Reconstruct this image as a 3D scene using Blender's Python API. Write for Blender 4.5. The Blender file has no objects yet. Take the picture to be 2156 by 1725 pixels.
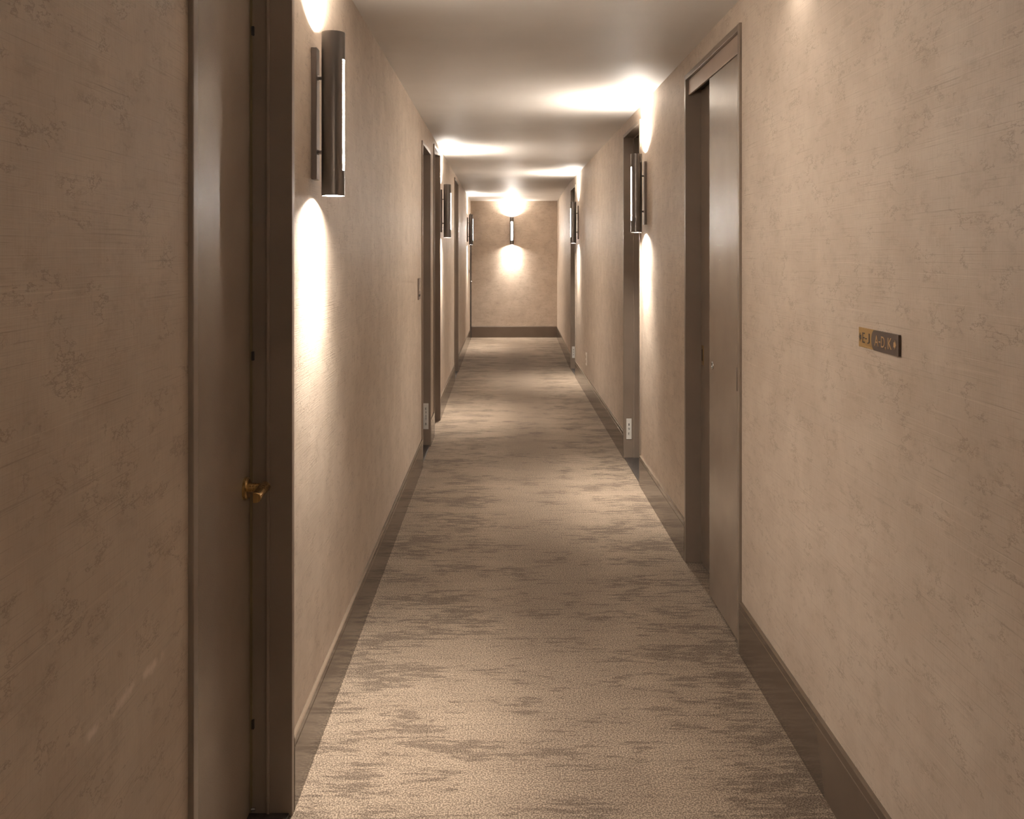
import bpy, bmesh, math, random
from mathutils import Vector, Matrix
random.seed(7)
S = bpy.context.scene
COL = S.collection
PI = math.pi

# ------------------------------------------------------------------ camera
CAM_H = 1.36
cd = bpy.data.cameras.new('camera'); cam = bpy.data.objects.new('camera', cd)
COL.objects.link(cam); S.camera = cam
cam.location = (0, 0, CAM_H); cam.rotation_euler = (PI/2, 0, 0)
cd.sensor_fit = 'HORIZONTAL'; cd.sensor_width = 36.0
cd.lens = 1850/2156*36.0
cd.shift_x = 20/2156; cd.shift_y = (536-862.5)/2156
cd.clip_start = 0.02; cd.clip_end = 60

# ------------------------------------------------------------------ world / exposure
w = bpy.data.worlds.new('world'); S.world = w; w.use_nodes = True
w.node_tree.nodes['Background'].inputs[0].default_value = (0.9, 0.8, 0.7, 1)
w.node_tree.nodes['Background'].inputs[1].default_value = 0.0
S.view_settings.view_transform = 'Standard'; S.view_settings.look = 'None'
S.view_settings.gamma = 1.0; S.view_settings.use_curve_mapping = False
S.view_settings.exposure = 0.37

END_POWER = 16.0       # watts of each sconce end (up and down)
SLOT_EMIT = 250.0       # radiance of the frosted front slot
WARM = (1.0, 0.92, 0.82)
BEAM_POWER = 125.0     # watts of the narrow beam in each sconce end
CEIL_FIX = 0.0

# ------------------------------------------------------------------ dimensions
XL, XR = 0.518, 0.815          # distance of each wall from the camera line
H = 2.237
YB, YE = -3.0, 14.4
YK, XK = 10.52, 0.895          # right wall splays from here to XK at the end wall
BASE_H, BASE_T = 0.178, 0.0100
PROUD, CW = 0.009, 0.023       # door frame stands proud, face width

# ------------------------------------------------------------------ node helpers
def mat(name):
    m = bpy.data.materials.new(name); m.use_nodes = True
    nt = m.node_tree; b = nt.nodes['Principled BSDF']
    return m, nt, b
def N(nt, t, **kw):
    n = nt.nodes.new(t)
    for k, v in kw.items():
        if k in ('op', 'operation'): n.operation = v
        else: setattr(n, k, v)
    return n
def L(nt, a, b): nt.links.new(a, b)
def mth(nt, op, a, b=None, clamp=False):
    n = nt.nodes.new('ShaderNodeMath'); n.operation = op; n.use_clamp = clamp
    for i, v in enumerate((a, b)):
        if v is None: continue
        if isinstance(v, (int, float)): n.inputs[i].default_value = v
        else: nt.links.new(v, n.inputs[i])
    return n.outputs[0]
def noise(nt, vec, scale, detail=2.0, rough=0.5, dist=0.0, stretch=None):
    if stretch:
        mp = nt.nodes.new('ShaderNodeMapping'); mp.inputs['Scale'].default_value = stretch
        nt.links.new(vec, mp.inputs['Vector']); vec = mp.outputs[0]
    n = nt.nodes.new('ShaderNodeTexNoise'); nt.links.new(vec, n.inputs['Vector'])
    n.inputs['Scale'].default_value = scale; n.inputs['Detail'].default_value = detail
    n.inputs['Roughness'].default_value = rough; n.inputs['Distortion'].default_value = dist
    return n.outputs[0]
def ramp(nt, v, a, b, lo=0.0, hi=1.0):
    n = nt.nodes.new('ShaderNodeMapRange'); n.interpolation_type = 'SMOOTHSTEP'
    nt.links.new(v, n.inputs[0])
    n.inputs[1].default_value = a; n.inputs[2].default_value = b
    n.inputs[3].default_value = lo; n.inputs[4].default_value = hi
    return n.outputs[0]
def mix(nt, f, a, b):
    n = nt.nodes.new('ShaderNodeMix'); n.data_type = 'RGBA'
    if isinstance(f, (int, float)): n.inputs[0].default_value = f
    else: nt.links.new(f, n.inputs[0])
    for i, v in ((6, a), (7, b)):
        if isinstance(v, tuple): n.inputs[i].default_value = (*v, 1)
        else: nt.links.new(v, n.inputs[i])
    return n.outputs[2]
def bump(nt, b, h, strength, dist):
    n = nt.nodes.new('ShaderNodeBump'); n.inputs['Strength'].default_value = strength
    n.inputs['Distance'].default_value = dist
    nt.links.new(h, n.inputs['Height']); nt.links.new(n.outputs[0], b.inputs['Normal'])
def objco(nt): return nt.nodes.new('ShaderNodeTexCoord').outputs['Object']

# ------------------------------------------------------------------ materials
def wallpaper(name, scuff=False):
    m, nt, b = mat(name); co = objco(nt)
    base = (0.47, 0.36, 0.268)
    # broad cloudy tone
    c1 = ramp(nt, noise(nt, co, 7.0, 4, 0.6), 0.32, 0.7)
    col = mix(nt, c1, (0.455, 0.372, 0.298), (0.535, 0.445, 0.362))
    # soft crackled veins of the slub silk
    vn = noise(nt, co, 8.0, 6.0, 0.7, 0.15, (1, 1, 2.1))
    vein = ramp(nt, mth(nt, 'ABSOLUTE', mth(nt, 'SUBTRACT', vn, 0.5)), 0.0, 0.022, 1.0, 0.0)
    vm = ramp(nt, noise(nt, co, 12.0, 2.0, 0.5, 0, (1, 1, 1.8)), 0.46, 0.62)
    vf = mth(nt, 'MULTIPLY', mth(nt, 'MULTIPLY', vein, vm), 0.6)
    col = mix(nt, vf, col, (0.25, 0.19, 0.14))
    # blurred stains around the veins
    vs = mth(nt, 'MULTIPLY', ramp(nt, noise(nt, co, 14.0, 6, 0.72, 0.1, (1, 1, 2.0)), 0.52, 0.70), 0.42)
    col = mix(nt, vs, col, (0.32, 0.25, 0.19))
    # horizontal thread lines, dark and light
    th = noise(nt, co, 1.0, 3, 0.7, 0.0, (4.0, 4.0, 420.0))
    col = mix(nt, mth(nt, 'MULTIPLY', ramp(nt, th, 0.57, 0.7), 0.5), col, (0.25, 0.2, 0.15))
    th2 = noise(nt, co, 1.0, 3, 0.6, 0.0, (2.2, 2.2, 260.0))
    col = mix(nt, mth(nt, 'MULTIPLY', ramp(nt, th2, 0.6, 0.74), 0.35), col, (0.68, 0.58, 0.48))
    # fine vertical weave
    tv = noise(nt, co, 1.0, 2, 0.5, 0.0, (260.0, 260.0, 30.0))
    col = mix(nt, mth(nt, 'MULTIPLY', ramp(nt, tv, 0.45, 0.7), 0.12), col, (0.3, 0.22, 0.165))
    # wallpaper drops: each width is a touch different
    sx = nt.nodes.new('ShaderNodeSeparateXYZ'); L(nt, co, sx.inputs[0])
    drop = mth(nt, 'FLOOR', mth(nt, 'DIVIDE', mth(nt, 'ADD', sx.outputs[1], 0.17), 0.915))
    wn = nt.nodes.new('ShaderNodeTexWhiteNoise'); wn.noise_dimensions = '1D'; L(nt, drop, wn.inputs['W'])
    col = mix(nt, mth(nt, 'MULTIPLY', wn.outputs[0], 0.12), col, (0.40, 0.31, 0.24))
    if scuff:
        # pale rubbed scuff running down the near wall
        def seg(y0, z0, y1, z1, wd):
            dx, dz = y1-y0, z1-z0; ln = math.hypot(dx, dz)
            a = mth(nt, 'SUBTRACT', sx.outputs[1], y0); c = mth(nt, 'SUBTRACT', sx.outputs[2], z0)
            t = mth(nt, 'ADD', mth(nt, 'MULTIPLY', a, dx/ln), mth(nt, 'MULTIPLY', c, dz/ln))
            d = mth(nt, 'ABSOLUTE', mth(nt, 'ADD', mth(nt, 'MULTIPLY', a, -dz/ln), mth(nt, 'MULTIPLY', c, dx/ln)))
            jit = mth(nt, 'MULTIPLY', mth(nt, 'SUBTRACT', noise(nt, co, 90.0, 3, 0.7), 0.5), 0.018)
            e = ramp(nt, mth(nt, 'ADD', d, jit), 0.0, wd, 1.0, 0.0)
            r1 = ramp(nt, t, 0.0, 0.02); r2 = ramp(nt, t, ln-0.03, ln, 1.0, 0.0)
            return mth(nt, 'MULTIPLY', mth(nt, 'MULTIPLY', e, r1), r2)
        s = seg(1.085, 0.757, 1.356, 0.749, 0.013)
        s = mth(nt, 'MULTIPLY', s, ramp(nt, noise(nt, co, 30.0, 3), 0.38, 0.6))
        col = mix(nt, mth(nt, 'MULTIPLY', s, 0.7), col, (0.78, 0.66, 0.58))
    L(nt, col, b.inputs['Base Color'])
    b.inputs['Roughness'].default_value = 0.52
    b.inputs['Specular IOR Level'].default_value = 0.4
    hgt = mth(nt, 'ADD', mth(nt, 'MULTIPLY', th, 1.0), mth(nt, 'MULTIPLY', tv, 0.4))
    hgt = mth(nt, 'SUBTRACT', hgt, mth(nt, 'MULTIPLY', vf, 0.5))
    bump(nt, b, hgt, 0.35, 0.0012)
    return m

def carpet():
    m, nt, b = mat('carpet'); co = objco(nt)
    sx = nt.nodes.new('ShaderNodeSeparateXYZ'); L(nt, co, sx.inputs[0])
    tone = ramp(nt, noise(nt, co, 3.0, 3, 0.6, 0.3, (0.8, 1.6, 1)), 0.35, 0.68)
    col = mix(nt, tone, (0.222, 0.165, 0.118), (0.275, 0.209, 0.152))
    # trodden lane along the middle, slightly darker and ragged
    lane = mth(nt, 'ADD', mth(nt, 'ABSOLUTE', mth(nt, 'SUBTRACT', sx.outputs[0], 0.20)), mth(nt, 'MULTIPLY', noise(nt, co, 1.0, 5, 0.7, 0, (4.0, 9.0, 1)), 0.35))
    col = mix(nt, ramp(nt, lane, 0.22, 0.48, 0.62, 0.0), col, (0.118, 0.082, 0.057))
    # soft cross strie
    st = noise(nt, co, 1.0, 6, 0.75, 0.1, (3.0, 60.0, 1))
    col = mix(nt, mth(nt, 'MULTIPLY', ramp(nt, st, 0.46, 0.66), 0.4), col, (0.095, 0.07, 0.052))
    # dark broken strokes, thicker towards both walls
    d = noise(nt, co, 1.0, 8, 0.72, 0.25, (9.0, 50.0, 1))
    cl = noise(nt, co, 1.0, 4, 0.55, 0.0, (3.2, 6.5, 1))
    side = ramp(nt, mth(nt, 'ABSOLUTE', mth(nt, 'SUBTRACT', sx.outputs[0], 0.16)), 0.1, 0.42)
    thr = mth(nt, 'ADD', mth(nt, 'ADD', mth(nt, 'MULTIPLY', cl, 0.62), mth(nt, 'MULTIPLY', side, 0.06)), mth(nt, 'MULTIPLY', d, 1.0))
    pile = noise(nt, co, 230.0, 2, 0.7)
    f = ramp(nt, mth(nt, 'ADD', thr, mth(nt, 'MULTIPLY', pile, -0.05)), 0.876, 0.896)
    f2 = ramp(nt, thr, 0.85, 0.92)
    f = mth(nt, 'MULTIPLY', f, ramp(nt, pile, 0.36, 0.6, 1.0, 0.45))
    # pile speckle
    sp = ramp(nt, pile, 0.42, 0.62)
    dk = mix(nt, 0.6, col, (0.05, 0.036, 0.026)); lt = mix(nt, 0.24, col, (0.66, 0.54, 0.42))
    col = mix(nt, sp, dk, lt)
    # the strokes
    col = mix(nt, mth(nt, 'MULTIPLY', f2, 0.35), col, (0.08, 0.058, 0.042))
    col = mix(nt, mth(nt, 'MULTIPLY', f, 0.52), col, (0.04, 0.027, 0.019))
    L(nt, col, b.inputs['Base Color'])
    b.inputs['Roughness'].default_value = 0.95
    b.inputs['Specular IOR Level'].default_value = 0.1
    b.inputs['Sheen Weight'].default_value = 0.05
    bump(nt, b, pile, 0.7, 0.004)
    return m

def paint(name, c, rough, peel=0.0, scale=260, spec=0.5, metal=0.0):
    m, nt, b = mat(name); co = objco(nt)
    v = ramp(nt, noise(nt, co, 5.0, 3), 0.3, 0.7)
    col = mix(nt, v, tuple(x*0.93 for x in c), tuple(x*1.07 for x in c))
    L(nt, col, b.inputs['Base Color'])
    b.inputs['Roughness'].default_value = rough; b.inputs['Metallic'].default_value = metal
    b.inputs['Specular IOR Level'].default_value = spec
    if peel: bump(nt, b, noise(nt, co, scale, 2), peel, 0.001)
    return m

def ceiling_mat():
    m, nt, b = mat('ceiling paint'); co = objco(nt)
    v = ramp(nt, noise(nt, co, 2.0, 3), 0.3, 0.7)
    col = mix(nt, v, (0.60, 0.555, 0.51), (0.645, 0.60, 0.555))
    sx = nt.nodes.new('ShaderNodeSeparateXYZ'); L(nt, co, sx.inputs[0])
    L(nt, col, b.inputs['Base Color']); b.inputs['Roughness'].default_value = 0.5
    b.inputs['Specular IOR Level'].default_value = 0.35
    h = mth(nt, 'ADD', mth(nt, 'MULTIPLY', noise(nt, co, 1.0, 3, 0.5, 0, (1.2, 3.2, 1)), 1.0), mth(nt, 'MULTIPLY', noise(nt, co, 300.0, 2), 0.02))
    bump(nt, b, h, 0.25, 0.02)
    return m

def stone():
    m, nt, b = mat('dark stone'); co = objco(nt)
    v = ramp(nt, noise(nt, co, 40.0, 5, 0.7, 1.0), 0.35, 0.75)
    col = mix(nt, v, (0.02, 0.017, 0.016), (0.07, 0.058, 0.052))
    L(nt, col, b.inputs['Base Color']); b.inputs['Roughness'].default_value = 0.35
    return m

def emit(name, c, s):
    m, nt, b = mat(name)
    b.inputs['Base Color'].default_value = (0.9, 0.9, 0.88, 1)
    b.inputs['Emission Color'].default_value = (*c, 1); b.inputs['Emission Strength'].default_value = s
    return m

def brushed(name, c, rough, metal=1.0):
    m, nt, b = mat(name); co = objco(nt)
    n = noise(nt, co, 1.0, 3, 0.6, 0, (300, 300, 8))
    col = mix(nt, ramp(nt, n, 0.3, 0.7), tuple(x*0.85 for x in c), tuple(x*1.15 for x in c))
    L(nt, col, b.inputs['Base Color']); b.inputs['Metallic'].default_value = metal
    L(nt, ramp(nt, n, 0.2, 0.8, rough*0.85, rough*1.15), b.inputs['Roughness'])
    return m

M = {}
M['wall'] = wallpaper('beige slub wallpaper')
M['wall_l'] = wallpaper('beige slub wallpaper left', True)
M['carpet'] = carpet()
M['ceiling'] = ceiling_mat()
M['trim'] = paint('taupe gloss paint', (0.115, 0.085, 0.062), 0.13, 0.04, 90)
M['trim_matt'] = paint('taupe satin paint', (0.125, 0.092, 0.068), 0.4)
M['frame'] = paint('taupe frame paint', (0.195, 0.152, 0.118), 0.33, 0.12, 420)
M['leaf'] = paint('taupe door paint', (0.235, 0.185, 0.145), 0.27, 0.35, 420)
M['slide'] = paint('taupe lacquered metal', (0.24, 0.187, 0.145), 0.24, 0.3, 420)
M['header'] = paint('worn metal header', (0.40, 0.31, 0.25), 0.38, 0.2, 60, metal=0.35)
M['stone'] = stone()
M['bronze'] = paint('dark bronze', (0.155, 0.142, 0.133), 0.28, 0, metal=0.85)
M['bronze_side'] = paint('bronze plate', (0.17, 0.145, 0.13), 0.38, 0, metal=0.75)
M['brass'] = brushed('aged brass', (0.45, 0.30, 0.13), 0.3)
M['strip'] = paint('olive brass strip', (0.16, 0.12, 0.06), 0.45)
M['brass_flat'] = paint('satin brass plaque', (0.40, 0.255, 0.10), 0.45, 0, metal=0.5)
M['dark_flat'] = paint('dark bronze plaque', (0.085, 0.062, 0.05), 0.5, 0, metal=0.2)
M['letter_dark'] = paint('dark lettering', (0.045, 0.035, 0.03), 0.5)
M['letter_brass'] = paint('brass lettering', (0.47, 0.30, 0.15), 0.45, metal=0.4)
M['tag'] = paint('white engraved plastic', (0.62, 0.60, 0.56), 0.4)
M['ink'] = paint('black ink', (0.03, 0.03, 0.03), 0.5)
M['plate'] = paint('cream outlet plastic', (0.80, 0.73, 0.65), 0.35)
M['socket'] = paint('cream socket plastic', (0.45, 0.37, 0.30), 0.4)
M['ada'] = paint('taupe plaque', (0.16, 0.12, 0.10), 0.4, metal=0.3)
M['ada_mark'] = paint('pale raised marks', (0.5, 0.42, 0.35), 0.4)
M['black'] = paint('black gap', (0.015, 0.012, 0.01), 0.5)
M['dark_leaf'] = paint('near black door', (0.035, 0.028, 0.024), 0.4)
M['steel'] = paint('bright steel', (0.6, 0.6, 0.6), 0.25, metal=1.0)
M['slot'] = emit('frosted lamp slot', WARM, SLOT_EMIT)
M['lens'] = emit('lamp lens', WARM, 12.0)

# ------------------------------------------------------------------ mesh helpers
def box(bm, x0, x1, y0, y1, z0, z1):
    x0, x1 = min(x0, x1), max(x0, x1); y0, y1 = min(y0, y1), max(y0, y1); z0, z1 = min(z0, z1), max(z0, z1)
    v = [bm.verts.new(p) for p in ((x0,y0,z0),(x1,y0,z0),(x1,y1,z0),(x0,y1,z0),(x0,y0,z1),(x1,y0,z1),(x1,y1,z1),(x0,y1,z1))]
    for f in ((0,3,2,1),(4,5,6,7),(0,1,5,4),(1,2,6,5),(2,3,7,6),(3,0,4,7)):
        bm.faces.new([v[i] for i in f])
def prism(bm, pts, axis, a, b):
    """extrude a 2D polygon along an axis. pts are in the two remaining axes (in xyz order)"""
    def P(p, t):
        if axis == 'x': return (t, p[0], p[1])
        if axis == 'y': return (p[0], t, p[1])
        return (p[0], p[1], t)
    A = [bm.verts.new(P(p, a)) for p in pts]; B = [bm.verts.new(P(p, b)) for p in pts]
    n = len(pts)
    bm.faces.new(A); bm.faces.new(B[::-1])
    for i in range(n):
        bm.faces.new((A[i], B[i], B[(i+1) % n], A[(i+1) % n]))
def cyl(bm, p0, p1, r, seg=24, r2=None):
    p0, p1 = Vector(p0), Vector(p1); d = (p1-p0)
    q = d.to_track_quat('Z', 'Y').to_matrix().to_4x4()
    mx = Matrix.Translation((p0+p1)/2) @ q
    bmesh.ops.create_cone(bm, cap_ends=True, segments=seg, radius1=r, radius2=r if r2 is None else r2, depth=d.length, matrix=mx)
def obj(name, bm, m, parent=None, smooth=False, bevel=0.0, seg=2):
    bmesh.ops.recalc_face_normals(bm, faces=bm.faces)
    me = bpy.data.meshes.new(name); bm.to_mesh(me); bm.free()
    me.materials.append(m)
    o = bpy.data.objects.new(name, me); COL.objects.link(o)
    if parent: o.parent = parent
    if smooth:
        for p in me.polygons: p.use_smooth = True
        es = me.edges
        md = o.modifiers.new('edge split', 'EDGE_SPLIT'); md.split_angle = math.radians(35)
    if bevel:
        md = o.modifiers.new('bevel', 'BEVEL'); md.width = bevel; md.segments = seg; md.limit_method = 'ANGLE'
    return o
def empty(name, loc=(0,0,0), rz=0.0):
    o = bpy.data.objects.new(name, None); COL.objects.link(o)
    o.empty_display_size = 0.1; o.location = loc; o.rotation_euler = (0, 0, rz)
    return o
def tag(o, label=None, cat=None, group=None, kind=None):
    if label: o['label'] = label
    if cat: o['category'] = cat
    if group: o['group'] = group
    if kind: o['kind'] = kind
    return o
def copy_tree(o, parent=None):
    c = o.copy(); COL.objects.link(c)
    if parent: c.parent = parent
    for ch in list(o.children): copy_tree(ch, c)
    return c
def kids(root, fn):
    """place world-coordinate geometry under an empty that sits at root.location"""
    pass

# ------------------------------------------------------------------ openings (y0, y1, ztop)
LEFT = [(1.471, 2.126, 2.165), (5.640, 6.230, 2.068), (6.610, 7.190, 2.168), (9.445, 10.160, 2.165), (13.975, 14.340, 1.985)]
RIGHT = [(3.015, 3.873, 2.128), (5.187, 5.847, 2.135), (9.783, 10.400, 2.117)]
T = 0.16
def wall_mesh(s, w, y0, y1, holes):
    bm = bmesh.new(); a, b = s*w, s*(w+T); y = y0
    for (h0, h1, zt) in holes:
        k = CW-0.004
        box(bm, a, b, y, h0-k, 0, H)
        box(bm, a, b, h0-k, h1+k, zt+k, H)
        y = h1+k
    box(bm, a, b, y, y1, 0, H)
    return bm

# ------------------------------------------------------------------ shell
def setting(o, label, cat):
    return tag(o, label, cat, kind='structure')
bm = bmesh.new(); box(bm, -0.80, 1.15, YB-0.1, YE+0.15, -0.08, 0)
setting(obj('floor', bm, M['carpet']), 'beige carpet with dark broken cross streaks running down the corridor', 'floor')
bm = bmesh.new(); box(bm, -0.80, 1.15, YB-0.1, YE+0.15, H, H+0.1)
setting(obj('ceiling', bm, M['ceiling']), 'plain painted ceiling banded by pools of sconce light', 'ceiling')
setting(obj('wall_left', wall_mesh(-1, XL, YB, YE, LEFT), M['wall_l']), 'left corridor wall in beige slub wallpaper', 'wall')
bm = wall_mesh(1, XR, YB, YK, RIGHT)
prism(bm, [(XR, YK), (XK, YE), (XK+T, YE), (XR+T, YK)], 'z', 0, H)
setting(obj('wall_right', bm, M['wall']), 'right corridor wall in beige slub wallpaper', 'wall')
bm = bmesh.new(); box(bm, -0.80, 1.15, YE, YE+0.12, 0, H)
setting(obj('wall_end', bm, M['wall']), 'wallpapered end wall closing the far end of the corridor', 'wall')
bm = bmesh.new(); box(bm, -0.80, 1.15, YB-0.12, YB, 0, H)
setting(obj('wall_back', bm, M['wall']), 'wall behind the viewpoint', 'wall')

# baseboards
def base_profile(s, w):
    w0 = w
    return [(s*w0, 0.0), (s*(w0-BASE_T), 0.0), (s*(w0-BASE_T), 0.152), (s*(w0-BASE_T+0.0016), 0.1535), (s*(w0-BASE_T+0.0016), 0.1555),
            (s*(w0-BASE_T), 0.157), (s*(w0-BASE_T), 0.1755), (s*(w0-BASE_T+0.0025), BASE_H), (s*w0, BASE_H)]
def baseboard(s, w, y0, y1, holes):
    bm = bmesh.new(); y = y0
    for (h0, h1, _) in holes:
        prism(bm, base_profile(s, w), 'y', y, h0-CW-0.001); y = h1+CW+0.001
    if y1 > y+0.005: prism(bm, base_profile(s, w), 'y', y, y1)
    return bm
setting(obj('baseboard_left', baseboard(-1, XL, YB, YE, LEFT[:4]+[(13.975, 14.36, 0)]), M['trim']), 'glossy taupe baseboard along the left wall', 'baseboard')
bm = baseboard(1, XR, YB, YK, RIGHT)
# splayed run to the end wall
pr = base_profile(1, XR); dx = XK-XR
A = [bm.verts.new((p[0], YK, p[1])) for p in pr]; B = [bm.verts.new((p[0]+dx, YE, p[1])) for p in pr]
bm.faces.new(A); bm.faces.new(B[::-1])
for i in range(len(pr)): bm.faces.new((A[i], B[i], B[(i+1) % len(pr)], A[(i+1) % len(pr)]))
setting(obj('baseboard_right', bm, M['trim']), 'glossy taupe baseboard along the right wall', 'baseboard')
bm = bmesh.new()
prism(bm, [(YE, 0), (YE-BASE_T, 0), (YE-BASE_T, 0.172), (YE-0.006, 0.186), (YE, 0.186)], 'x', -XL+BASE_T, XK-BASE_T)
setting(obj('baseboard_end', bm, M['trim_matt']), 'taupe baseboard across the end wall', 'baseboard')

# ------------------------------------------------------------------ door frames
def local(root, o):
    """re-express a child built in world coordinates relative to its root"""
    o.data.transform(Matrix.Translation(-Vector(root.location)))
    o.parent = root
    return o
def frame_bm(s, w, y0, y1, zt, depth, bead=True, faces=True):
    bm = bmesh.new(); o, i = s*(w-PROUD), s*(w+depth)
    box(bm, o, i, y0-CW, y0, 0, zt+CW); box(bm, o, i, y1, y1+CW, 0, zt+CW)
    box(bm, o, i, y0, y1, zt, zt+CW)
    return bm
def bead_bm(s, w, y0, y1, zt, d0, d1, h=0.0065):
    bm = bmesh.new(); a, b = s*(w+d0), s*(w+d1)
    box(bm, a, b, y0, y0+h, 0.004, zt); box(bm, a, b, y1-h, y1, 0.004, zt); box(bm, a, b, y0+h, y1-h, zt-h, zt)
    return bm
def hinged(name, s, y0, y1, zt, label, dleaf=0.092, thr='stone', bead_d=0.045, leafm='leaf'):
    w = XL if s < 0 else XR
    r = empty(name, (s*w, (y0+y1)/2, 0)); setting(r, label, 'door')
    local(r, obj('door_frame', frame_bm(s, w, y0, y1, zt, dleaf+0.05), M['frame'], bevel=0.0016))
    local(r, obj('stop_bead', bead_bm(s, w, y0, y1, zt, bead_d, bead_d+0.007), M['leaf'], bevel=0.0012))
    bm = bmesh.new(); box(bm, s*(w+dleaf), s*(w+dleaf+0.04), y0+0.003, y1-0.004, 0.012, zt-0.003)
    local(r, obj('door_leaf', bm, M[leafm], bevel=0.0015))
    if thr == 'stone':
        bm = bmesh.new(); box(bm, s*(w-0.002), s*(w+dleaf+0.045), y0, y1, 0, 0.009)
        t = local(r, obj('threshold', bm, M['stone'], bevel=0.002)); t['label'] = 'dark stone threshold'
    return r

d1 = hinged('door_1', -1, *LEFT[0], 'nearest brown door on the left, recessed, with a brass lever handle')
# brass weather strip down the lock side, seen beside the jamb
bm = bmesh.new(); box(bm, -(XL+0.086), -(XL+0.092), 2.1215, 2.1255, 0.012, 2.16)
o = local(d1, obj('weather_strip', bm, M['strip'])); o['label'] = 'thin brass weather strip'
bm = bmesh.new()
for z in (0.225, 1.115, 1.90): box(bm, -(XL+0.0815), -(XL+0.088), 2.118, 2.1258, z-0.011, z+0.011)
local(d1, obj('strike_bracket', bm, M['black'], bevel=0.001))
bm = bmesh.new(); cyl(bm, (-(XL+0.088), 2.121, 0.020), (-(XL+0.079), 2.121, 0.020), 0.0035, 12)
local(d1, obj('floor_pin', bm, M['steel'], smooth=True))
# lever handle
LX, LY, LZ = -(XL+0.092), 2.083, 0.805
h = empty('lever_handle'); h.parent = d1; h.location = Vector((LX, LY, LZ))-d1.location
h['label'] = 'aged brass lever handle'
bm = bmesh.new(); cyl(bm, (0, 0, 0), (0.006, 0, 0), 0.027, 40); cyl(bm, (0.006, 0, 0), (0.009, 0, 0), 0.025, 40, 0.022)
obj('rosette', bm, M['brass'], h, smooth=True)
bm = bmesh.new(); cyl(bm, (0.006, 0, 0.002), (0.053, 0, 0.002), 0.0105, 28)
obj('neck', bm, M['brass'], h, smooth=True)
# lever: D-section bar that runs back along the door towards its hinges and dips slightly
bm = bmesh.new()
def dsec(y, z, k=1.0):
    # flat back (towards the leaf) with rounded front, in x/z
    pts = []
    for i in range(9):
        a = -PI/2 + PI*i/8
        pts.append((0.044+0.0135*math.cos(a)*k, z+0.0125*math.sin(a)*k))
    pts.append((0.038, z+0.0125*k)); pts.append((0.038, z-0.0125*k))
    return [bm.verts.new((p[0], y, p[1])) for p in pts]
rings = [dsec(0.011, 0.002), dsec(-0.02, 0.0015), dsec(-0.045, 0.0, .98), dsec(-0.070, -0.003, .96)]
for a, b2 in zip(rings, rings[1:]):
    for i in range(len(a)): bm.faces.new((a[i], b2[i], b2[(i+1) % len(a)], a[(i+1) % len(a)]))
bm.faces.new(rings[0]); bm.faces.new(rings[-1][::-1])
obj('lever', bm, M['brass'], h, bevel=0.0012)

d2 = hinged('door_2', -1, *LEFT[1], 'brown framed exit door on the left with a white tag low on its jamb')
d3 = hinged('door_3', -1, *LEFT[2], 'taller dark brown door on the left, right beside the second left lamp', thr='carpet')
d4 = hinged('door_4', -1, *LEFT[3], 'third far door on the left, between the two farther left lamps')
# dark narrow door in the far left corner
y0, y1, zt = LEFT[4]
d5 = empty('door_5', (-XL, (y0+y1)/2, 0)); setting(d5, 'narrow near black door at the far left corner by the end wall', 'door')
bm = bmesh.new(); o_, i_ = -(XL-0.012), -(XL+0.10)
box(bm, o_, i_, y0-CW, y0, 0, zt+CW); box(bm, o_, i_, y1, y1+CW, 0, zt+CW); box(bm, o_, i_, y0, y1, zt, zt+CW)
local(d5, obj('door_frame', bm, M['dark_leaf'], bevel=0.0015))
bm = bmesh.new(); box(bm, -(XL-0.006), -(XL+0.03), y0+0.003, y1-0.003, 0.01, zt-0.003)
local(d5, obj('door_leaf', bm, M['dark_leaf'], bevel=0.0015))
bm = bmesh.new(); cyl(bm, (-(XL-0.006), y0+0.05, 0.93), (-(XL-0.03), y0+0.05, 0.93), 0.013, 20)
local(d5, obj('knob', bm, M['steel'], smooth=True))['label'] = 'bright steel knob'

# right wall: sliding two-leaf door
y0, y1, zt = RIGHT[0]
d6 = empty('door_6', (XR, (y0+y1)/2, 0)); setting(d6, 'nearest right door with two overlapping sliding metal leaves', 'door')
local(d6, obj('door_frame', frame_bm(1, XR, y0, y1, zt, 0.12), M['frame'], bevel=0.002))
bm = bmesh.new(); box(bm, XR+0.003, XR+0.012, y0+0.004, y1-0.006, 2.060, 2.127)
local(d6, obj('header_panel', bm, M['header'], bevel=0.001))['label'] = 'pale worn metal header strip'
bm = bmesh.new(); box(bm, XR+0.012, XR+0.118, y0, y1, 2.085, 2.10)
local(d6, obj('track_cover', bm, M['black']))
bm = bmesh.new(); box(bm, XR+0.006, XR+0.040, y0+0.004, 3.488, 0.010, 2.058)
lf = local(d6, obj('front_leaf', bm, M['slide'], bevel=0.002)); lf['label'] = 'front sliding leaf, flush with the wall'
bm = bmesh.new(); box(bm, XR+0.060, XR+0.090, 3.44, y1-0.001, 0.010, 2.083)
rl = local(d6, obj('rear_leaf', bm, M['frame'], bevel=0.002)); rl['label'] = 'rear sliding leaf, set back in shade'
def sub(parent, name, bm, m, **kw):
    o = obj(name, bm, m, **kw)
    o.data.transform(Matrix.Translation(-(parent.matrix_basis.translation+ (parent.parent.location if parent.parent else Vector()))))
    o.parent = parent; return o
bm = bmesh.new(); box(bm, XR+0.0585, XR+0.061, 3.822, 3.856, 0.877, 0.962)
p = sub(rl, 'latch_plate', bm, M['brass'], bevel=0.001)
bm = bmesh.new(); box(bm, XR+0.0578, XR+0.0590, 3.838, 3.850, 0.895, 0.945)
sub(rl, 'latch_slot', bm, M['black'])
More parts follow.
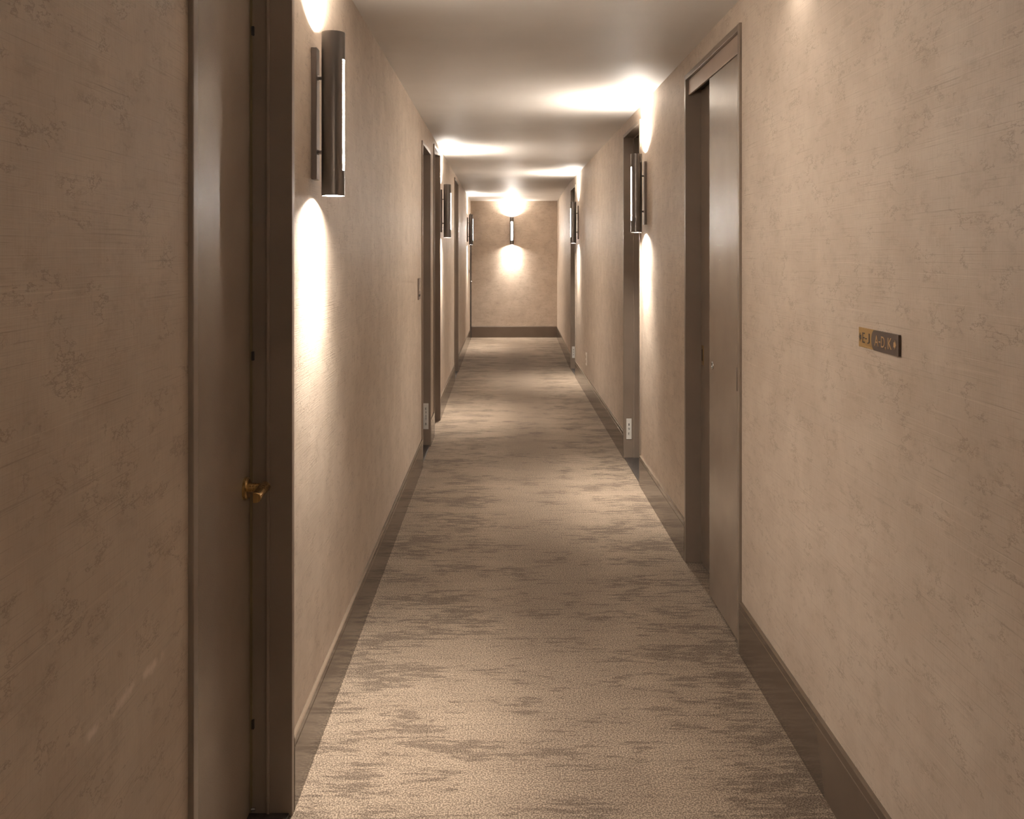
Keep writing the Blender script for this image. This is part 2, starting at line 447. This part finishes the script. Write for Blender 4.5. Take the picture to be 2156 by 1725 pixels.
# key escutcheon ring
bm = bmesh.new()
n1, n2 = 28, 8
vs = [[bm.verts.new((XR+0.006-0.002*math.sin(2*PI*j/n2)-0.001, 3.432+(0.0125+0.003*math.cos(2*PI*j/n2))*math.cos(2*PI*i/n1), 0.926+(0.0125+0.003*math.cos(2*PI*j/n2))*math.sin(2*PI*i/n1))) for j in range(n2)] for i in range(n1)]
for i in range(n1):
    for j in range(n2): bm.faces.new((vs[i][j], vs[(i+1) % n1][j], vs[(i+1) % n1][(j+1) % n2], vs[i][(j+1) % n2]))
sub(lf, 'key_ring', bm, M['steel'], smooth=True)
bm = bmesh.new(); cyl(bm, (XR+0.0065, 3.432, 0.926), (XR+0.0052, 3.432, 0.926), 0.010, 20)
sub(lf, 'keyhole', bm, M['dark_flat'])
bm = bmesh.new(); box(bm, XR+0.0045, XR+0.0065, 3.073, 3.081, 0.882, 0.964)
sub(lf, 'pull_slot', bm, M['dark_flat'], bevel=0.0008)

d7 = hinged('door_7', 1, *RIGHT[1], 'recessed brown door on the right beside the nearer right lamp', dleaf=0.115, bead_d=0.055)
d8 = hinged('door_8', 1, *RIGHT[2], 'farthest door on the right, partly behind the farther right lamp', dleaf=0.115, bead_d=0.055)

# ------------------------------------------------------------------ glyphs
def glyph_mesh(ch):
    cu = bpy.data.curves.new('glyph', 'FONT'); cu.body = ch; cu.extrude = 0.0; cu.resolution_u = 4
    o = bpy.data.objects.new('glyph', cu); COL.objects.link(o)
    dg = bpy.context.evaluated_depsgraph_get(); me = bpy.data.meshes.new_from_object(o.evaluated_get(dg))
    bpy.data.objects.remove(o); bpy.data.curves.remove(cu)
    return me
def put_glyph(bm, ch, place, x0, x1, y0, y1, thick=0.0006):
    """place(u, v, t) -> world; glyph scaled into u x0..x1, v y0..y1 and given thickness"""
    me = glyph_mesh(ch); vs = me.vertices
    ax = min(v.co.x for v in vs); bx = max(v.co.x for v in vs); ay = min(v.co.y for v in vs); by = max(v.co.y for v in vs)
    g = bmesh.new(); g.from_mesh(me)
    r = bmesh.ops.extrude_face_region(g, geom=g.faces[:])
    top = set(e for e in r['geom'] if isinstance(e, bmesh.types.BMVert))
    vm = {}
    for v in g.verts:
        u = x0+(v.co.x-ax)/(bx-ax)*(x1-x0); q = y0+(v.co.y-ay)/(by-ay)*(y1-y0)
        vm[v] = bm.verts.new(place(u, q, thick if v in top else 0.0))
    for f in g.faces:
        try: bm.faces.new([vm[v] for v in f.verts])
        except ValueError: pass
    g.free(); bpy.data.meshes.remove(me)

# jamb tags (face the viewer, stuck on the far jamb of their door)
def jamb_tag(x0, x1, y, z0, z1, chars, label, group):
    r = empty('jamb_tag', ((x0+x1)/2, y, z0)); tag(r, label, 'sign', group)
    bm = bmesh.new(); box(bm, x0, x1, y-0.0025, y, z0, z1)
    local(r, obj('plate', bm, M['tag'], bevel=0.0008))
    bm = bmesh.new(); xc = (x0+x1)/2
    for ch, zc, wd, ht in chars:
        put_glyph(bm, ch, lambda u, v, t: (u, y-0.0026-t, v), xc-wd/2, xc+wd/2, zc-ht/2, zc+ht/2)
    local(r, obj('lettering', bm, M['ink']))
    return r
G = 'white tags low on the door jambs'
z0, z1 = 0.1215, 0.3045; zh = z1-z0
jamb_tag(-0.5605, -0.5245, 6.2295, z0, z1, [(c, z1-zh*f, w_, 0.0155) for c, f, w_ in (('E', .21, .011), ('X', .345, .013), ('I', .49, .003), ('T', .61, .012), ('B', .80, .011))], 'white EXIT B tag low on the left exit door jamb', G)
z0, z1 = 0.131, 0.268; zh = z1-z0
jamb_tag(0.824, 0.858, 5.8465, z0, z1, [(c, z1-zh*f, w_, 0.016) for c, f, w_ in (('1', .29, .006), ('9', .50, .011), ('E', .73, .010))], 'white 19E tag low on the nearer right door jamb', G)
jamb_tag(0.823, 0.856, 10.3995, 0.136, 0.271, [(c, 0.271-0.135*f, w_, 0.016) for c, f, w_ in (('1', .29, .006), ('9', .50, .011), ('F', .73, .010))], 'white 19F tag low on the farthest right door jamb', G)

# ------------------------------------------------------------------ direction plaque on right wall
SY, SZ, SW, SH = 2.003, 1.151, 0.206, 0.044
r = empty('direction_plaque', (XR, SY-SW/2, SZ)); tag(r, 'brass and dark bronze direction plaque reading E-J and A-D, K on the right wall', 'sign')
def sp(d0): return lambda u, v, t: (XR-d0-t, SY-u, SZ+v)
bm = bmesh.new(); box(bm, XR-0.003, XR, SY-0.10, SY, SZ, SZ+SH)
local(r, obj('brass_panel', bm, M['brass_flat'], bevel=0.0005))
# dark half: its left edge is an arc that bulges into the brass
pts = [(SY-SW, SZ), (SY-SW, SZ+SH)]
R_ = 0.0250; cx = 0.0737+R_
for i in range(17):
    a = math.asin(0.022/R_)*(1-2*i/16)
    pts.append((SY-(cx-R_*math.cos(a)), SZ+0.022+R_*math.sin(a)))
bm = bmesh.new(); prism(bm, pts, 'x', XR-0.0055, XR)
local(r, obj('bronze_panel', bm, M['dark_flat']))
bm = bmesh.new(); f = sp(0.0031)
for ch, a, b_ in (('E', .0215, .0335), ('J', .0475, .060)): put_glyph(bm, ch, f, a, b_, .0105, .0335)
put_glyph(bm, '-', f, .037, .0445, .0195, .0225)
local(r, obj('lettering', bm, M['letter_dark']))['label'] = 'dark letters E-J'
bm = bmesh.new(); f = sp(0.0056)
for ch, a, b_ in (('A', .092, .112), ('D', .125, .1425), ('K', .158, .176)): put_glyph(bm, ch, f, a, b_, .0105, .034)
put_glyph(bm, '-', f, .1135, .121, .0195, .0225); put_glyph(bm, ',', f, .1435, .148, .006, .0135)
local(r, obj('lettering', bm, M['letter_brass']))['label'] = 'brass letters A-D, K'
def arrow(s0, d, dep, m):
    # s0 tip, d = +1 points to larger s
    bm = bmesh.new(); P = [(0, 0), (-.0062, .010), (-.0062, .0052), (-.0115, .0052), (-.0115, -.0052), (-.0062, -.0052), (-.0062, -.010)]
    prism(bm, [(SY-(s0+d*p[0]), SZ+.022+p[1]) for p in P], 'x', XR-dep-0.0006, XR-dep)
    local(r, obj('arrow', bm, m))
arrow(.003, -1, .0031, M['letter_dark']); arrow(.1965, 1, .0056, M['letter_brass'])

# ------------------------------------------------------------------ small plaque beside the exit door
r = empty('door_plaque', (-XL, 5.43, 1.08)); tag(r, 'small square taupe plaque on left wall just before the exit door', 'sign')
bm = bmesh.new(); box(bm, -XL, -XL+0.005, 5.365, 5.500, 1.082, 1.213)
local(r, obj('panel', bm, M['ada'], bevel=0.0008))
bm = bmesh.new()
for (ya, yb, za, zb) in ((5.465, 5.488, 1.172, 1.186), (5.445, 5.47, 1.160, 1.172), (5.425, 5.45, 1.148, 1.16), (5.405, 5.43, 1.136, 1.148), (5.462, 5.486, 1.132, 1.144)):
    box(bm, -XL+0.005, -XL+0.0062, ya, yb, za, zb)
local(r, obj('raised_steps', bm, M['ada_mark']))['label'] = 'pale raised stair symbol'
bm = bmesh.new()
for i in range(5): box(bm, -XL+0.005, -XL+0.0062, 5.39+i*0.021, 5.402+i*0.021, 1.100, 1.114)
local(r, obj('raised_dashes', bm, M['black']))['label'] = 'dark raised marks'

# wall outlet
r = empty('wall_outlet', (XR, 8.50, 0.288)); tag(r, 'cream power outlet low on the right wall between the two right doors', 'outlet')
bm = bmesh.new(); box(bm, XR-0.008, XR, 8.462, 8.538, 0.288, 0.408)
local(r, obj('cover_plate', bm, M['plate'], bevel=0.002))
for zc in (0.325, 0.371):
    bm = bmesh.new(); box(bm, XR-0.0100, XR-0.007, 8.483, 8.517, zc-0.0145, zc+0.0145)
    local(r, obj('socket', bm, M['socket'], bevel=0.002))
# small switch plate far left
bm = bmesh.new(); box(bm, -0.006, 0.0, -0.035, 0.035, -0.02, 0.02)
bm.free(); bm = bmesh.new(); box(bm, 0, 0.006, -0.03, 0.03, 0, 0.045)
o = obj('switch_plate', bm, M['ada'], bevel=0.001); o.location = (-XL, 13.62, 1.075)
tag(o, 'tiny taupe plate on left wall below the farthest left lamp', 'switch plate')

# ------------------------------------------------------------------ sconces (local +X points away from the wall)
TR, TH, TC = 0.032, 0.445, 0.056      # tube radius, height, axis offset
HALF = math.radians(28)
def tube_bm():
    bm = bmesh.new(); n = 64
    zs = [0.0, 0.003, TH*0.155, TH*0.833, TH-0.003, TH]
    ang = []
    # uniform angles plus exact slot edges
    k_in = 10; k_out = 54
    ang = [-HALF+2*HALF*i/k_in for i in range(k_in)] + [HALF+(2*PI-2*HALF)*i/k_out for i in range(k_out)]
    ro, ri = TR, TR-0.0018
    def present(i, j): return not (j == 2 and i < k_in)
    na, nz = len(ang), len(zs)-1
    O = [[bm.verts.new((TC+ro*math.cos(a), ro*math.sin(a), z)) for z in zs] for a in ang]
    I = [[bm.verts.new((TC+ri*math.cos(a), ri*math.sin(a), z)) for z in zs] for a in ang]
    for i in range(na):
        i2 = (i+1) % na
        for j in range(nz):
            if not present(i, j): continue
            bm.faces.new((O[i][j], O[i2][j], O[i2][j+1], O[i][j+1]))
            bm.faces.new((I[i2][j], I[i][j], I[i][j+1], I[i2][j+1]))
            if j == 0 or not present(i, j-1): bm.faces.new((O[i][j], I[i][j], I[i2][j], O[i2][j]))
            if j == nz-1 or not present(i, j+1): bm.faces.new((O[i][j+1], O[i2][j+1], I[i2][j+1], I[i][j+1]))
            if not present((i-1) % na, j): bm.faces.new((O[i][j], O[i][j+1], I[i][j+1], I[i][j]))
            if not present(i2, j): bm.faces.new((O[i2][j], I[i2][j], I[i2][j+1], O[i2][j+1]))
    return bm
def make_sconce():
    r = empty('wall_sconce')
    bm = bmesh.new(); box(bm, 0, 0.014, -0.021, 0.021, 0.044, 0.402)
    obj('back_plate', bm, M['bronze_side'], r, bevel=0.0012)
    for z in (0.119, 0.322):
        bm = bmesh.new(); cyl(bm, (0.013, 0, z), (TC-TR+0.002, 0, z), 0.0055, 20)
        cyl(bm, (0.013, 0, z), (0.0165, 0, z), 0.007, 20)
        obj('standoff', bm, M['bronze_side'], r, smooth=True)
    t = obj('tube', tube_bm(), M['bronze'], r, smooth=True)
    # frosted diffuser just behind the slot
    bm = bmesh.new(); rd = TR-0.0022; h2 = HALF+0.05; z0, z1 = TH*0.155-0.003, TH*0.833+0.003; n = 14
    vs = [[bm.verts.new((TC+q*math.cos(-h2+2*h2*i/n), q*math.sin(-h2+2*h2*i/n), z)) for (q, z) in ((rd, z0), (rd, z1), (rd-0.003, z1), (rd-0.003, z0))] for i in range(n+1)]
    for i in range(n):
        for j in range(4): bm.faces.new((vs[i][j], vs[i+1][j], vs[i+1][(j+1) % 4], vs[i][(j+1) % 4]))
    bm.faces.new(vs[0]); bm.faces.new(vs[-1][::-1])
    obj('diffuser', bm, M['slot'], r, smooth=True)['label'] = 'glowing white front slot'
    for z, sgn in ((0.018, -1), (TH-0.018, 1)):
        bm = bmesh.new(); cyl(bm, (TC, 0, z), (TC, 0, z-sgn*0.004), TR-0.0024, 40)
        obj('end_lens', bm, M['lens'], r)['label'] = 'glowing lens in the open tube end'
        ld = bpy.data.lights.new('sconce_light', 'AREA'); ld.shape = 'DISK'; ld.size = 2*(TR-0.004)
        ld.energy = END_POWER; ld.color = WARM; ld.spread = PI
        lo = bpy.data.objects.new('sconce_light', ld); COL.objects.link(lo); lo.parent = r
        lo.location = (TC, 0, z+sgn*0.0015); lo.rotation_euler = (0 if sgn < 0 else PI, 0, 0)
        sd = bpy.data.lights.new('sconce_beam', 'SPOT'); sd.energy = BEAM_POWER; sd.color = WARM
        sd.spot_size = math.radians(80); sd.spot_blend = 1.0; sd.shadow_soft_size = 0.018
        so = bpy.data.objects.new('sconce_beam', sd); COL.objects.link(so); so.parent = r
        so.location = (TC, 0, z+sgn*0.003); so.rotation_euler = (0 if sgn < 0 else PI, 0, 0)
    return r
G = 'bronze tube sconces along the corridor walls'
spots = [
    (-XL, 2.400, 1.520, 0, 'large bronze tube sconce nearest the viewer on the left wall'),
    (-XL, 7.370, 1.502, 0, 'second bronze tube sconce on the left wall, beside the taller brown door'),
    (-XL, 12.90, 1.503, 0, 'farthest left bronze tube sconce, overlapping the end wall corner'),
    (XR, 4.985, 1.485, PI, 'nearer right bronze tube sconce, in front of the 19E door'),
    (XR, 9.420, 1.480, PI, 'farther right bronze tube sconce, in front of the 19F door'),
    (0.152, YE, 1.524, -PI/2, 'bronze tube sconce centred on the end wall, seen front on'),
]
spots += [   # unseen lamps added behind the viewpoint as fill for the near end
    (XR, -1.60, 1.485, PI, 'added unseen bronze tube sconce on the right wall behind the viewpoint, for fill light'),
    (-XL, -2.40, 1.505, 0, 'added unseen bronze tube sconce on the left wall behind the viewpoint, for fill light')]
proto = make_sconce()
for i, (x, y, z, rz, lab) in enumerate(spots):
    o = proto if i == 0 else copy_tree(proto)
    o.location = (x, y, z); o.rotation_euler = (0, 0, rz); tag(o, lab, 'wall lamp', G)

# unseen ceiling lamp added above the frame to make the right wall's upper glow
r = empty('added_glow_lamp', (XR-0.085, 2.40, H)); tag(r, 'added unseen ceiling lamp making the glow high on the right wall', 'added light')
bm = bmesh.new(); cyl(bm, (0, 0, -0.004), (0, 0, 0), 0.036, 40)
obj('added_lamp_ring', bm, M['ceiling'], r, smooth=True)
bm = bmesh.new(); cyl(bm, (0, 0, -0.0045), (0, 0, -0.0035), 0.024, 32)
obj('added_lamp_lens', bm, M['lens'], r)
sd = bpy.data.lights.new('added_glow_beam', 'SPOT'); sd.energy = 4; sd.color = WARM
sd.spot_size = math.radians(110); sd.spot_blend = 1.0; sd.shadow_soft_size = 0.02
so = bpy.data.objects.new('added_glow_beam', sd); COL.objects.link(so); so.parent = r
so.location = (0, 0, -0.012); so.rotation_euler = (0, 0, 0)
